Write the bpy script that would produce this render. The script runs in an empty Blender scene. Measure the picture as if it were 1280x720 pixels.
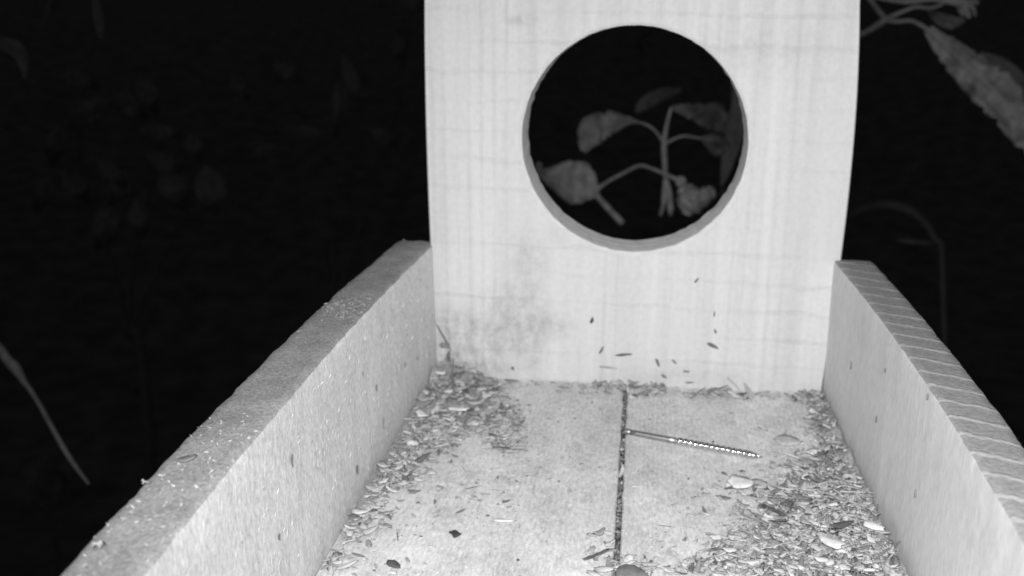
import bpy, bmesh, math, random
import numpy as np
from mathutils import Vector, Matrix, Euler, noise

random.seed(7)
rnd = random.random
def uni(a, b): return a + (b - a) * random.random()
S = bpy.context.scene
COL = S.collection

# ------------------------------------------------------------------ camera
CAM = Vector((0.0056, -0.3941, 0.1611)); PITCH = 0.294; YAW = -0.1365; FPX = 1245.0
cy_, sy_, cp_, sp_ = math.cos(YAW), math.sin(YAW), math.cos(PITCH), math.sin(PITCH)
CF = Vector((sy_*cp_, cy_*cp_, -sp_)); CR = Vector((cy_, -sy_, 0)); CU = CR.cross(CF)
cd = bpy.data.cameras.new('camera'); cam = bpy.data.objects.new('camera', cd); COL.objects.link(cam)
M3 = Matrix((CR, CU, -CF)).transposed()
cam.matrix_world = Matrix.Translation(CAM) @ M3.to_4x4()
cd.sensor_width = 36; cd.lens = 36 * FPX / 1280; cd.clip_start = 0.005; cd.clip_end = 500
cd.dof.use_dof = True; cd.dof.focus_distance = 0.275; cd.dof.aperture_fstop = 18
S.camera = cam

# ------------------------------------------------------------------ night sky
W = bpy.data.worlds.new('World'); S.world = W; W.use_nodes = True
wn = W.node_tree.nodes; wl = W.node_tree.links; wn.clear()
sky = wn.new('ShaderNodeTexSky'); sky.sky_type = 'NISHITA'; sky.sun_disc = False
sky.sun_elevation = math.radians(4); sky.sun_rotation = math.radians(200)
bw = wn.new('ShaderNodeRGBToBW'); bg = wn.new('ShaderNodeBackground'); wo = wn.new('ShaderNodeOutputWorld')
bg.inputs[1].default_value = 0.024
wl.new(sky.outputs[0], bw.inputs[0]); wl.new(bw.outputs[0], bg.inputs[0]); wl.new(bg.outputs[0], wo.inputs[0])

# ------------------------------------------------------------------ the night camera's infrared lamps beside its lens
def led(loc, power):
    l = bpy.data.lights.new('infrared_lamp', 'SPOT'); l.energy = power; l.shadow_soft_size = 0.005
    l.spot_size = math.radians(88); l.spot_blend = 1.0; l.color = (1, 1, 1)
    o = bpy.data.objects.new('infrared_lamp', l); COL.objects.link(o)
    o.matrix_world = Matrix.Translation(loc) @ M3.to_4x4() @ Matrix.Rotation(math.radians(-9), 4, 'Y') @ Matrix.Rotation(math.radians(-8), 4, 'X')
led(CAM + CR*0.022 + CU*0.022 - CF*0.02, 4.2)
led(CAM - CR*0.024 + CU*0.018 - CF*0.02, 4.2)

S.view_settings.view_transform = 'Standard'; S.view_settings.look = 'None'
S.view_settings.exposure = 0.0; S.view_settings.gamma = 1.0
S.render.engine = 'CYCLES'; S.cycles.max_bounces = 5; S.cycles.use_denoising = True; S.cycles.filter_width = 1.7

# ------------------------------------------------------------------ helpers
def ray(px, py): return CF + CR*((px-640)/FPX) + CU*((360-py)/FPX)
def onz(px, py, z):
    d = ray(px, py); return CAM + d*((z-CAM.z)/d.z)
def ony(px, py, y):
    d = ray(px, py); return CAM + d*((y-CAM.y)/d.y)
def onx(px, py, x):
    d = ray(px, py); return CAM + d*((x-CAM.x)/d.x)
def proj(p):
    d = p-CAM; w = d.dot(CF); return (640+FPX*d.dot(CR)/w, 360-FPX*d.dot(CU)/w)
def tag(o, label=None, cat=None, group=None, kind=None):
    if label: o['label'] = label
    if cat: o['category'] = cat
    if group: o['group'] = group
    if kind: o['kind'] = kind
    return o
def link(name, me, parent=None):
    o = bpy.data.objects.new(name, me); COL.objects.link(o)
    if parent is not None:
        o.parent = parent; o.matrix_parent_inverse = Matrix.Translation(-parent.location)
    return o
def empty(name, loc):
    o = bpy.data.objects.new(name, None); COL.objects.link(o); o.location = loc; o.empty_display_size = 0.02
    return o
def mesh_py(name, v, f, mat, smooth=True, uv=None):
    me = bpy.data.meshes.new(name); me.from_pydata([tuple(p) for p in v], [], f)
    me.materials.append(mat)
    if smooth: me.polygons.foreach_set('use_smooth', [True]*len(me.polygons))
    if uv is not None:
        ul = me.uv_layers.new(name='UVMap')
        idx = np.zeros(len(me.loops), dtype=np.int32); me.loops.foreach_get('vertex_index', idx)
        ul.data.foreach_set('uv', np.array(uv, dtype=np.float32)[idx].ravel())
    me.update(); return me
def mesh_bm(name, bm, mat, smooth=True):
    bmesh.ops.recalc_face_normals(bm, faces=bm.faces)
    me = bpy.data.meshes.new(name); bm.to_mesh(me); bm.free()
    for m in (mat if isinstance(mat, (list, tuple)) else [mat]): me.materials.append(m)
    if smooth: me.polygons.foreach_set('use_smooth', [True]*len(me.polygons))
    return me

# ------------------------------------------------------------------ material helpers (everything is grey: infrared)
class NT:
    def __init__(s, name, rough=0.85, spec=0.25):
        s.m = bpy.data.materials.new(name); s.m.use_nodes = True
        s.t = s.m.node_tree; s.n = s.t.nodes; s.b = s.n['Principled BSDF']
        s.b.inputs['Roughness'].default_value = rough; s.b.inputs['Specular IOR Level'].default_value = spec
        s.co = s.n.new('ShaderNodeTexCoord')
    def l(s, a, b): s.t.links.new(a, b)
    def mp(s, scale, rot=(0,0,0), src='Object', loc=(0,0,0)):
        m = s.n.new('ShaderNodeMapping'); m.inputs['Scale'].default_value = scale; m.inputs['Rotation'].default_value = rot
        m.inputs['Location'].default_value = loc
        s.l(s.co.outputs[src], m.inputs[0]); return m.outputs[0]
    def noise(s, vec, scale=1, detail=4, rough=0.55, dist=0):
        t = s.n.new('ShaderNodeTexNoise'); t.inputs['Scale'].default_value = scale; t.inputs['Detail'].default_value = detail
        t.inputs['Roughness'].default_value = rough; t.inputs['Distortion'].default_value = dist
        s.l(vec, t.inputs['Vector']); return t.outputs['Fac']
    def wave(s, vec, scale=1, dist=0, detail=2, dscale=1, axis='X', prof='SIN'):
        t = s.n.new('ShaderNodeTexWave'); t.bands_direction = axis; t.wave_profile = prof
        t.inputs['Scale'].default_value = scale; t.inputs['Distortion'].default_value = dist
        t.inputs['Detail'].default_value = detail; t.inputs['Detail Scale'].default_value = dscale
        s.l(vec, t.inputs['Vector']); return t.outputs['Fac']
    def vor(s, vec, scale=1, out='Distance'):
        t = s.n.new('ShaderNodeTexVoronoi'); t.inputs['Scale'].default_value = scale
        s.l(vec, t.inputs['Vector']); return t.outputs[out]
    def map(s, x, a, b, c, d):
        m = s.n.new('ShaderNodeMapRange'); m.inputs[1].default_value = a; m.inputs[2].default_value = b
        m.inputs[3].default_value = c; m.inputs[4].default_value = d; s.l(x, m.inputs[0]); return m.outputs[0]
    def op(s, o, a, b):
        m = s.n.new('ShaderNodeMath'); m.operation = o
        for i, v in enumerate((a, b)):
            if isinstance(v, (int, float)): m.inputs[i].default_value = v
            else: s.l(v, m.inputs[i])
        return m.outputs[0]
    def blob(s, centre, radius, soft=0.5):
        """1 inside a patch of the surface (stain), 0 outside; radius per axis"""
        v = s.mp(tuple(1/r for r in radius), loc=tuple(-c/r for c, r in zip(centre, radius)))
        ln = s.n.new('ShaderNodeVectorMath'); ln.operation = 'LENGTH'; s.l(v, ln.inputs[0])
        return s.map(ln.outputs['Value'], 1.0, soft, 0, 1)
    def color(s, x):
        s.l(x, s.b.inputs['Base Color'])
    def bump(s, h, strength=0.5, dist=0.001):
        b = s.n.new('ShaderNodeBump'); b.inputs['Strength'].default_value = strength; b.inputs['Distance'].default_value = dist
        s.l(h, b.inputs['Height']); s.l(b.outputs[0], s.b.inputs['Normal'])

def mat_panel():
    k = NT('pale_planed_wood', 0.8, 0.2)
    grain = k.noise(k.mp((160, 1, 5)), 1, 4, 0.6)
    broad = k.noise(k.mp((38, 1, 2.2)), 1, 3, 0.5)
    warp = k.mp((9, 1, 60))
    saw = k.wave(k.mp((0.35, 1, 1), rot=(0, math.radians(-2.4), 0)), 27, 1.6, 3, 6, 'Z')
    saw = k.map(saw, 0.0, 0.12, 1, 0)                         # thin dark saw lines
    sawn = k.map(k.noise(warp, 1, 3), 0.42, 0.7, 0, 1)
    saw = k.op('MULTIPLY', saw, sawn)
    mott = k.noise(k.mp((420, 1, 420)), 1, 3, 0.7)
    c = k.op('ADD', k.op('MULTIPLY', k.map(grain, 0.3, 0.7, -0.075, 0.05), k.map(k.noise(k.mp((9, 1, 9), loc=(1, 0, 4)), 1, 2), 0.35, 0.65, 0.25, 1.2)), 0.545)
    c = k.op('ADD', c, k.map(broad, 0.3, 0.7, -0.03, 0.03))
    c = k.op('SUBTRACT', c, k.op('MULTIPLY', saw, 0.06))
    stripe = k.map(k.wave(k.mp((1, 1, 0.04)), 62, 2.5, 2, 30, 'X'), 0.0, 0.35, 1, 0)
    zone = k.map(k.noise(k.mp((22, 1, 5), loc=(6, 0, 2)), 1, 2), 0.44, 0.62, 0, 1)
    c = k.op('SUBTRACT', c, k.op('MULTIPLY', k.op('MULTIPLY', stripe, zone), 0.045))
    c = k.op('ADD', c, k.map(mott, 0.3, 0.7, -0.03, 0.03))
    # mould mottling in the corner over the heap and below the hole
    st = None
    for px, py, rx, rz, w in ((640, 395, .022, .018, .30), (660, 330, .012, .020, .2), (575, 440, .024, .022, .34), (690, 408, .012, .008, .25), (640, 440, .016, .016, .16),
                              (560, 400, .012, .012, .18), (700, 290, .006, .008, .15), (860, 470, .04, .006, .14), (560, 460, .03, .008, .25),
                              (670, 445, .006, .02, .12), (950, 60, .03, .012, .12), (650, 25, .008, .003, .25)):
        p = ony(px, py, 0)
        b = k.op('MULTIPLY', k.blob((p.x, 0, p.z), (rx, 1, rz), 0.1), w)
        st = b if st is None else k.op('ADD', st, b)
    n = k.map(k.noise(k.mp((190, 1, 150)), 1, 6, 0.75), 0.36, 0.68, 0.0, 1.5)
    c = k.op('MULTIPLY', c, k.op('SUBTRACT', 1, k.op('MULTIPLY', st, n)))
    k.color(c)
    k.bump(k.op('ADD', grain, k.op('MULTIPLY', saw, -1.5)), 0.25, 0.0006)
    return k.m
def mat_bore():
    k = NT('sawn_hole_edge', 0.9, 0.1)
    lay = k.wave(k.mp((1, 1, 1)), 48, 0.5, 1, 30, 'Y')
    n = k.noise(k.mp((300, 300, 300)), 1, 3)
    k.color(k.op('ADD', k.map(lay, 0.3, 1, 0.70, 0.78), k.map(n, 0.3, 0.7, -0.05, 0.05)))
    k.bump(n, 0.15, 0.0004); return k.m
def mat_rough_face():
    """torn, fibrous sawn face with flecks running up and down"""
    k = NT('rough_sawn_wood', 0.9, 0.15)
    f1 = k.noise(k.mp((1000, 1050, 520)), 1, 4, 0.75, 0.2)
    f2 = k.noise(k.mp((300, 360, 70), rot=(0.12, 0, 0)), 1, 3, 0.6, 0.4)
    sp = k.map(k.vor(k.mp((300, 420, 150)), 1), 0.0, 0.16, 1, 0)
    br = k.map(k.noise(k.mp((600, 700, 160), loc=(3, 1, 5)), 1, 2), 0.63, 0.75, 0, 1)
    big = k.noise(k.mp((20, 20, 20)), 1, 3)
    c = k.op('ADD', k.map(f1, 0.3, 0.7, -0.20, 0.19), 0.65)
    c = k.op('ADD', c, k.map(f2, 0.3, 0.7, -0.05, 0.05))
    c = k.op('ADD', c, k.map(big, 0.3, 0.7, -0.05, 0.05))
    c = k.op('ADD', c, k.op('MULTIPLY', br, 0.16))
    gate = k.map(k.noise(k.mp((90, 90, 90)), 1, 2), 0.5, 0.62, 0, 1)
    c = k.op('SUBTRACT', c, k.op('MULTIPLY', k.op('MULTIPLY', sp, gate), 0.12))
    k.color(c); k.bump(k.op('ADD', f1, k.op('MULTIPLY', br, 0.6)), 0.35, 0.0008); return k.m
def mat_rough_top():
    k = NT('weathered_rail_top', 0.95, 0.1)
    n1 = k.noise(k.mp((1200, 900, 1200)), 1, 4, 0.75)
    n2 = k.noise(k.mp((60, 40, 60)), 1, 4, 0.6)
    sp = k.map(k.noise(k.mp((1500, 1100, 1500), loc=(4, 4, 4)), 1, 1), 0.68, 0.76, 0, 1)
    c = k.op('ADD', k.map(n1, 0.3, 0.7, -0.13, 0.12), k.map(n2, 0.3, 0.7, 0.30, 0.40))
    c = k.op('ADD', c, k.op('MULTIPLY', sp, 0.28))
    k.color(c); k.bump(n1, 0.6, 0.0008); return k.m
def mat_smooth_face():
    k = NT('planed_side_wood', 0.85, 0.2)
    g = k.noise(k.mp((700, 720, 240), rot=(0.06, 0, 0)), 1, 5, 0.75, 0.2)
    br = k.map(k.noise(k.mp((500, 560, 70), loc=(2, 7, 1)), 1, 3), 0.60, 0.74, 0, 1)
    big = k.noise(k.mp((25, 25, 18)), 1, 3)
    near = k.map(k.noise(k.mp((14, 14, 14)), 1, 1), 0.4, 0.6, 0.4, 1)
    c = k.op('ADD', k.map(g, 0.3, 0.7, -0.10, 0.09), k.map(big, 0.3, 0.7, 0.60, 0.68))
    c = k.op('ADD', c, k.op('MULTIPLY', k.op('MULTIPLY', br, near), 0.08))
    k.color(c); k.bump(k.op('ADD', g, br), 0.12, 0.0004); return k.m
def mat_ring_top():
    """end-grain top with pale raised growth rings running across the rail"""
    k = NT('ringed_rail_top', 0.9, 0.15)
    n1 = k.noise(k.mp((700, 700, 700)), 1, 4, 0.7)
    v = k.mp((1, 1, 1), rot=(0, 0, math.radians(25)))
    w = k.wave(v, 33, 0.8, 1, 10, 'Y')
    line = k.map(w, 0.86, 1.0, 0, 1)
    side = k.map(w, 0.0, 0.9, 0, 1)
    brk = k.map(k.noise(k.mp((120, 260, 120)), 1, 3), 0.36, 0.62, 0.15, 1)
    c = k.op('ADD', k.map(n1, 0.3, 0.7, -0.07, 0.07), 0.29)
    c = k.op('ADD', c, k.op('MULTIPLY', side, 0.03))
    c = k.op('ADD', c, k.op('MULTIPLY', k.op('MULTIPLY', line, brk), 0.16))
    k.color(c); k.bump(k.op('ADD', k.op('MULTIPLY', line, 0.5), n1), 0.45, 0.0007); return k.m
def mat_floor():
    k = NT('rough_floor_wood', 0.92, 0.12)
    g = k.wave(k.mp((1, 0.05, 1)), 190, 3.5, 3, 60, 'X')
    f = k.noise(k.mp((900, 330, 900)), 1, 5, 0.75, 0.4)
    big = k.noise(k.mp((55, 40, 50)), 1, 5, 0.68)
    spd = k.map(k.vor(k.mp((230, 170, 230)), 1), 0.0, 0.13, 1, 0)
    gate = k.map(k.noise(k.mp((50, 50, 50)), 1, 2), 0.45, 0.65, 0, 1)
    spw = k.map(k.noise(k.mp((700, 500, 700), loc=(5, 2, 3)), 1, 2), 0.62, 0.72, 0, 1)
    c = k.op('ADD', k.op('MULTIPLY', k.map(g, 0, 1, -0.03, 0.03), k.map(k.noise(k.mp((40, 14, 40), loc=(3, 3, 3)), 1, 2), 0.4, 0.65, 0, 1)), k.map(big, 0.3, 0.7, 0.52, 0.76))
    c = k.op('ADD', c, k.map(f, 0.3, 0.7, -0.19, 0.18))
    c = k.op('SUBTRACT', c, k.op('MULTIPLY', k.op('MULTIPLY', spd, gate), 0.20))
    c = k.op('ADD', c, k.op('MULTIPLY', spw, 0.20))
    grime = k.map(k.noise(k.mp((85, 55, 85), loc=(9, 1, 2)), 1, 6, 0.75), 0.54, 0.74, 0, 0.22)
    c = k.op('SUBTRACT', c, grime)
    crack = k.map(k.noise(k.mp((420, 16, 420), loc=(2, 8, 2)), 1, 3, 0.6), 0.66, 0.72, 0, 0.2)
    c = k.op('SUBTRACT', c, k.op('MULTIPLY', crack, 0.5))
    k.color(c); k.bump(k.op('ADD', k.op('MULTIPLY', g, 0.25), f), 0.45, 0.0008); return k.m
def mat_plain(name, a, var=0.05, rough=0.85, sc=200, bump=0.4, spec=0.2):
    k = NT(name, rough, spec); n = k.noise(k.mp((sc, sc, sc)), 1, 4)
    k.color(k.map(n, 0.3, 0.7, max(0.01, a-var), a+var)); k.bump(n, bump, 0.2/sc); return k.m
def mat_husk(name, island, lo=None):
    k = NT(name, 0.6, 0.35)
    if island:
        g = k.n.new('ShaderNodeNewGeometry'); r = g.outputs['Random Per Island']
    else:
        g = k.n.new('ShaderNodeObjectInfo'); r = g.outputs['Random']
    cr = k.n.new('ShaderNodeValToRGB'); cr.color_ramp.interpolation = 'LINEAR'
    e = cr.color_ramp.elements
    stops = [(0, .12), (.12, .22), (.28, .32), (.55, .42), (.8, .49), (.95, .54), (1, .60)] if lo is None else lo
    e[0].position = stops[0][0]; e[0].color = (stops[0][1],)*3+(1,)
    e[1].position = stops[-1][0]; e[1].color = (stops[-1][1],)*3+(1,)
    for p, v in stops[1:-1]:
        x = e.new(p); x.color = (v, v, v, 1)
    k.l(r, cr.inputs[0])
    st = k.wave(k.mp((1, 1, 1), src='UV'), 1.1, 1.5, 2, 1.5, 'Y')
    n = k.noise(k.mp((500, 500, 500)), 1, 3)
    c = k.op('MULTIPLY', cr.outputs[0], k.map(st, 0, 1, 0.72, 1.12))
    c = k.op('MULTIPLY', c, k.map(n, 0.3, 0.7, 0.8, 1.2))
    k.color(c); k.bump(n, 0.3, 0.0004); return k.m
def mat_leaf(name, a):
    k = NT(name, 0.55, 0.3)
    v = k.mp((1, 1, 1), src='UV')
    veins = k.map(k.wave(k.mp((7, 3.2, 1), src='UV', rot=(0, 0, 0.6)), 0.9, 0.6, 1, 1, 'X'), 0.85, 1.0, 0, 1)
    n = k.noise(k.mp((70, 70, 70)), 1, 6, 0.7)
    c = k.op('ADD', k.map(n, 0.3, 0.7, a*0.45, a*1.5), k.op('MULTIPLY', veins, a*0.35))
    k.color(c); k.bump(k.op('ADD', n, veins), 0.4, 0.003)
    k.b.inputs['Subsurface Weight'].default_value = 0.0
    return k.m

MP = mat_panel(); MB = mat_bore(); MRF = mat_rough_face(); MRT = mat_rough_top(); MSF = mat_smooth_face(); MST = mat_ring_top(); MF = mat_floor()
MPOST = mat_plain('post_wood', 0.25); MSOIL = mat_plain('leaf_soil', 0.10, 0.04, 0.95, 9, 0.6)
MH = mat_husk('husk', False); MHI = mat_husk('husk_litter', True)
MDARK = mat_husk('dark_fragment', False, [(0, .04), (.5, .09), (1, .16)])
MPALE = mat_husk('pale_fragment', False, [(0, .5), (.5, .58), (1, .66)])
MMID = mat_husk('grey_fragment', False, [(0, .42), (1, .5)]); MSCRAP = mat_husk('leaf_scrap', False, [(0, .14), (1, .2)])
TONE = {'dark': mat_husk('husk_dark', False, [(0, .10), (1, .25)]), 'grey': mat_husk('husk_grey', False, [(0, .33), (1, .46)]), 'pale': mat_husk('husk_pale', False, [(0, .46), (1, .58)])}
MCRUMB = mat_husk('crumb', True, [(0, .08), (.3, .22), (.55, .42), (.8, .6), (1, .8)])
MFIB = mat_husk('wood_fibre', True, [(0, .2), (.15, .35), (.4, .6), (1, .85)])
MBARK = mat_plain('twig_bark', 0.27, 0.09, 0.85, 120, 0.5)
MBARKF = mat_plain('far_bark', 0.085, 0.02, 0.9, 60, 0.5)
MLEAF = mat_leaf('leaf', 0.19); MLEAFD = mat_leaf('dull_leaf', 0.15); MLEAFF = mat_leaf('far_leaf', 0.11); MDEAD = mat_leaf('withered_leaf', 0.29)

# ------------------------------------------------------------------ ground
def build_ground():
    n = 70; v = []; f = []
    for j in range(n+1):
        for i in range(n+1):
            u, w = i/n*2-1, j/n*2-1
            x = 60*u*abs(u); y = 60*w*abs(w)
            rr = math.hypot(x, y); v.append((x, y, 0.16*max(0, rr-4) - 1.35 + 0.05*noise.noise((x*1.7, y*1.7, 0)) + 0.12*noise.noise((x*.3, y*.3, 4))))
    for j in range(n):
        for i in range(n):
            a = j*(n+1)+i; f.append((a, a+1, a+n+2, a+n+1))
    o = link('ground', mesh_py('ground', v, f, MSOIL)); tag(o, kind='structure')
build_ground()

# ------------------------------------------------------------------ the feeding box: measured edges
LW = [(497,299),(474,319),(447,344),(413,373),(366,415),(313,465),(257,518),(226,549),(199,580),(171,610),(144,634),(126,659),(107,677),(92,701)]
LI = [(537,309),(480,369),(435,416),(391,461),(355,503),(320,547),(287,588),(263,616),(236,648),(211,682),(190,712)]
LB = [(546,470),(516,516),(493,548),(462,599),(434,650),(410,690),(392,716)]
RB = [(1028,490),(1038,518),(1059,559),(1078,604),(1094,640),(1112,680),(1131,720)]
RI = [(1051,336),(1072,361),(1097,396),(1125,432),(1150,467),(1190,528),(1213,565),(1237,603),(1260,643),(1280,683)]
RO = [(1089,323),(1119,355),(1144,384),(1172,417),(1206,456),(1237,499),(1257,523),(1280,555)]
GP = [(782,490),(780,520),(777,570),(774,640),(770,715)]
BLP = [(530,0),(531,108),(533,180),(535,260),(537,294),(540,348),(542,395),(546,470)]
BRP = [(1076,0),(1074.5,47),(1073,94),(1069.5,156),(1065,212),(1059,269),(1052.5,321),(1043,381),(1036,431),(1028.5,481)]
HL, HR = 0.058, 0.0574
def curve(pts, z, deg=2, lo=-0.36):
    w = [onz(px, py, z) for px, py in pts]
    ys = np.array([p.y for p in w]); xs = np.array([p.x for p in w])
    c = np.polyfit(ys, xs, deg); d = np.polyder(c); y0 = ys.min(); y1 = ys.max()
    def g(y):
        yy = min(max(y, y0), y1); return float(np.polyval(c, yy) + np.polyval(d, yy)*0.6*(y-yy))
    return g
xlt, xli, xlb = curve(LW, HL), curve(LI, HL), curve(LB, 0)
xrb, xri, xro = curve(RB, 0), curve(RI, HR), curve(RO, HR)
xg = curve(GP, 0, 1)
TH = 0.020
box = empty('feeding_box', (0, -0.13, -0.03))
tag(box, 'open wooden feeding box with side boards and a round hole in its end panel', 'feeding box')

def build_panel():
    def prof(pts, deg):
        w = [ony(px, py, 0) for px, py in pts]; zs = np.array([p.z for p in w]); xs = np.array([p.x for p in w])
        c = np.polyfit(zs, xs, deg); z1 = zs.max(); d = np.polyder(c)
        return lambda z: float(np.polyval(c, min(max(z, 0), z1)) + np.polyval(d, z1)*max(0, z-z1)*0.3)
    fl, fr = prof(BLP, 3), prof(BRP, 3)
    zt = ony(800, -45, 0).z; zb = -0.020
    zs = [zb + (zt-zb)*i/40 for i in range(41)]
    def clipx(z, x, left):                       # stay clear of the side boards and inside them
        return x
    outer = [(fr(z), z) for z in zs] + [(fl(z), z) for z in reversed(zs)]
    hole = []
    for i in range(120):
        a = 2*math.pi*i/120; p = ony(794+144*math.cos(a), 173.5+144*math.sin(a), 0); hole.append((p.x, p.z))
    hc = (sum(p[0] for p in hole)/120, sum(p[1] for p in hole)/120)
    oc = (sum(p[0] for p in outer)/len(outer), sum(p[1] for p in outer)/len(outer))
    bm = bmesh.new()
    def loop(pts, y, c, d, jit=0):
        out = []
        for i, (x, z) in enumerate(pts):
            r = math.hypot(x-c[0], z-c[1]); e = d + jit*noise.noise((x*400, z*400, y*100))
            out.append(bm.verts.new((x+(x-c[0])/r*e, y, z+(z-c[1])/r*e)))
        return out
    def edges(vs): return [bm.edges.new((vs[i], vs[(i+1) % len(vs)])) for i in range(len(vs))]
    def skin(a, b, mi=0):
        n = len(a)
        for i in range(n):
            f = bm.faces.new((a[i], a[(i+1) % n], b[(i+1) % n], b[i])); f.material_index = mi
    o0 = loop(outer, 0.0, oc, -0.0005); o1 = loop(outer, 0.0006, oc, 0); o2 = loop(outer, TH-0.0006, oc, 0); o3 = loop(outer, TH, oc, -0.0005)
    h0 = loop(hole, 0.0, hc, 0.0005, 0.0003); h1 = loop(hole, 0.0014, hc, -0.0006, 0.0003)
    hm = loop(hole, TH*0.55, hc, -0.0009, 0.0003); h2 = loop(hole, TH-0.0005, hc, -0.0010, 0.0006); h3 = loop(hole, TH, hc, -0.0005, 0.0007)
    e0 = edges(o0)+edges(h0); bmesh.ops.triangle_fill(bm, edges=e0, use_beauty=True)
    e1 = edges(o3)+edges(h3); bmesh.ops.triangle_fill(bm, edges=e1, use_beauty=True)
    skin(o0, o1); skin(o1, o2); skin(o2, o3); skin(h0, h1, 1); skin(h1, hm, 1); skin(hm, h2, 1); skin(h2, h3, 1)
    bmesh.ops.recalc_face_normals(bm, faces=bm.faces)
    me = mesh_bm('end_panel', bm, [MP, MB], smooth=False)
    o = link('end_panel', me, box); tag(o, 'pale upright panel with a large round hole')
    # splinters left by the hole saw round the far rim
    v, f = [], []
    for a in [math.radians(q) for q in (176, 179, 182, 184, 187, 205, 209, 212, 198, 194)]:
        px = 794+138*math.cos(a); py = 170+136*math.sin(a)
        p = ony(px, py, TH*0.9); r = Vector((hc[0]-p.x, 0, hc[1]-p.z)).normalized(); t = Vector((-r.z, 0, r.x))
        L = uni(.0001, .0005); w = uni(.0003, .0007); k = len(v); b = p - r*0.0014
        v += [b-t*w, b+t*w, b+r*(0.0014+L)+t*uni(-1, 1)*w*2, b+Vector((0, -.0006, 0))]
        f += [(k, k+1, k+2), (k, k+2, k+3), (k+1, k+3, k+2), (k, k+3, k+1)]
    tag(link('splinters', mesh_py('splinters', v, f, MB, False), o), kind='stuff')
    return fl, fr
PFL, PFR = build_panel()

def build_side(name, left, label):
    """side board: cross-section swept along its length, worn edges"""
    xi = xli if left else xri; xo = xlt if left else xro; xb = xlb if left else xrb; h = HL if left else HR
    sg = -1 if left else 1
    yb = (onz(505, 298.5, h).y if left else onz(1072, 323, h).y)
    N = 210; v = []; f = []; mi = []
    y0 = -0.34
    jit = 0.00045 if left else 0.0003
    for j in range(N+1):
        y = y0 + (yb-y0)*j/N
        a, b = xi(y), xo(y); bot = xb(y)
        e1 = jit*noise.noise((y*170, 1.3 if left else 7.1, 0)) + jit*.5*noise.noise((y*600, 3, 0)); e2 = 1.5*jit*noise.noise((y*120, 5.5, sg)) + jit*.7*noise.noise((y*500, 8, sg))
        r = 0.0010 + abs(jit*noise.noise((y*220, 9, sg)))*0.8
        ring = []
        zs = [-0.022, 0.0, 0.015, 0.03, 0.045, h-2*r]
        for z in zs:
            t = max(0, z)/h; ring.append((bot+(a-bot)*t + 0.0002*noise.noise((y*120, z*120, sg)), z))
        ring.append((a + sg*r*0.25 + e1, h-r*0.5)); ring.append((a + sg*r + e1, h))
        for t in (0.2, 0.4, 0.6, 0.8):
            ring.append((a+(b-a)*t, h + (0.0005 if left else 0.00015)*noise.noise((y*130, t*4, sg*3))))
        ring.append((b - sg*r + e2, h-0.0001)); ring.append((b - sg*r*0.25 + e2, h-r*0.6)); ring.append((b+e2, h-2*r)); ring.append((b, 0.03)); ring.append((b, -0.022))
        for x, z in ring:
            # rounded far end
            d = max(0, (y-(yb-0.003))/0.003); v.append((x, y, z - (0.0016*d*d if z > h-.004 else 0)))
    m = len(ring)
    for j in range(N):
        for i in range(m):
            a = j*m+i; b = j*m+(i+1) % m
            f.append((a, b, b+m, a+m)); mi.append(1 if 6 <= i <= 12 else 0)
    f.append(tuple(range(m))); mi.append(0); f.append(tuple(N*m+i for i in reversed(range(m)))); mi.append(0)
    bm = bmesh.new(); bv = [bm.verts.new(p) for p in v]
    for q, k in zip(f, mi):
        fc = bm.faces.new([bv[i] for i in q]); fc.material_index = k
    me = mesh_bm(name, bm, [MRF, MRT] if left else [MSF, MST])
    me.set_sharp_from_angle(angle=math.radians(40))
    o = link(name, me, box); tag(o, label); return o, yb
sideL, ybL = build_side('side_board', True, 'rough fibrous side board with dark weathered top')
sideR, ybR = build_side('side_board', False, 'smooth side board with growth rings across its top')

def build_plank(left):
    N = 120; v = []; f = []
    y0, y1 = -0.34, -0.0006; G = 0.00095
    def gw(y): return G*(0.95+0.35*noise.noise((y*110, 2 if left else 6, 0)))+0.0003*noise.noise((y*420, 4 if left else 9, 1))
    for j in range(N+1):
        y = y0+(y1-y0)*j/N
        if left: a, b = xlb(y)+0.0002, xg(y)-gw(y)
        else: a, b = xg(y)+gw(y), xrb(y)-0.0002
        r = 0.0007; ring = [(a, -0.018), (a, -r), (a+r, 0)]
        for i in range(1, 14): x = a+r+(b-a-2*r)*i/14; ring.append((x, 0.00022*noise.noise((x*60, y*40, 1))))
        ring += [(b-r, 0), (b, -r), (b, -0.018)]
        v += [(x, y, z) for x, z in ring]
    m = len(ring)
    for j in range(N):
        for i in range(m):
            p = j*m+i; q = j*m+(i+1) % m; f.append((p, q, q+m, p+m))
    f.append(tuple(range(m))); f.append(tuple(N*m+i for i in reversed(range(m))))
    me = mesh_py('floor_plank', v, f, MF); me.set_sharp_from_angle(angle=math.radians(50))
    bm = bmesh.new(); bm.from_mesh(me); bmesh.ops.recalc_face_normals(bm, faces=bm.faces); bm.to_mesh(me); bm.free()
    return link('floor_plank', me, box)
build_plank(True); build_plank(False)
def boxmesh(name, lo, hi, mat, bev=0.002):
    bm = bmesh.new(); bmesh.ops.create_cube(bm, size=1)
    for w in bm.verts: w.co = Vector([(lo[i]+hi[i])/2+w.co[i]*(hi[i]-lo[i]) for i in range(3)])
    bmesh.ops.bevel(bm, geom=bm.edges[:], offset=bev, segments=2, affect='EDGES')
    return mesh_bm(name, bm, mat, False)
for yy in (-0.29, -0.05):
    link('batten', boxmesh('batten', (-0.105, yy-0.02, -0.0422), (0.105, yy+0.02, -0.0222), MPOST), box)
link('post', boxmesh('post', (-0.035, -0.21, -1.45), (0.035, -0.14, -0.0185), MPOST, 0.004), box)

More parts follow.
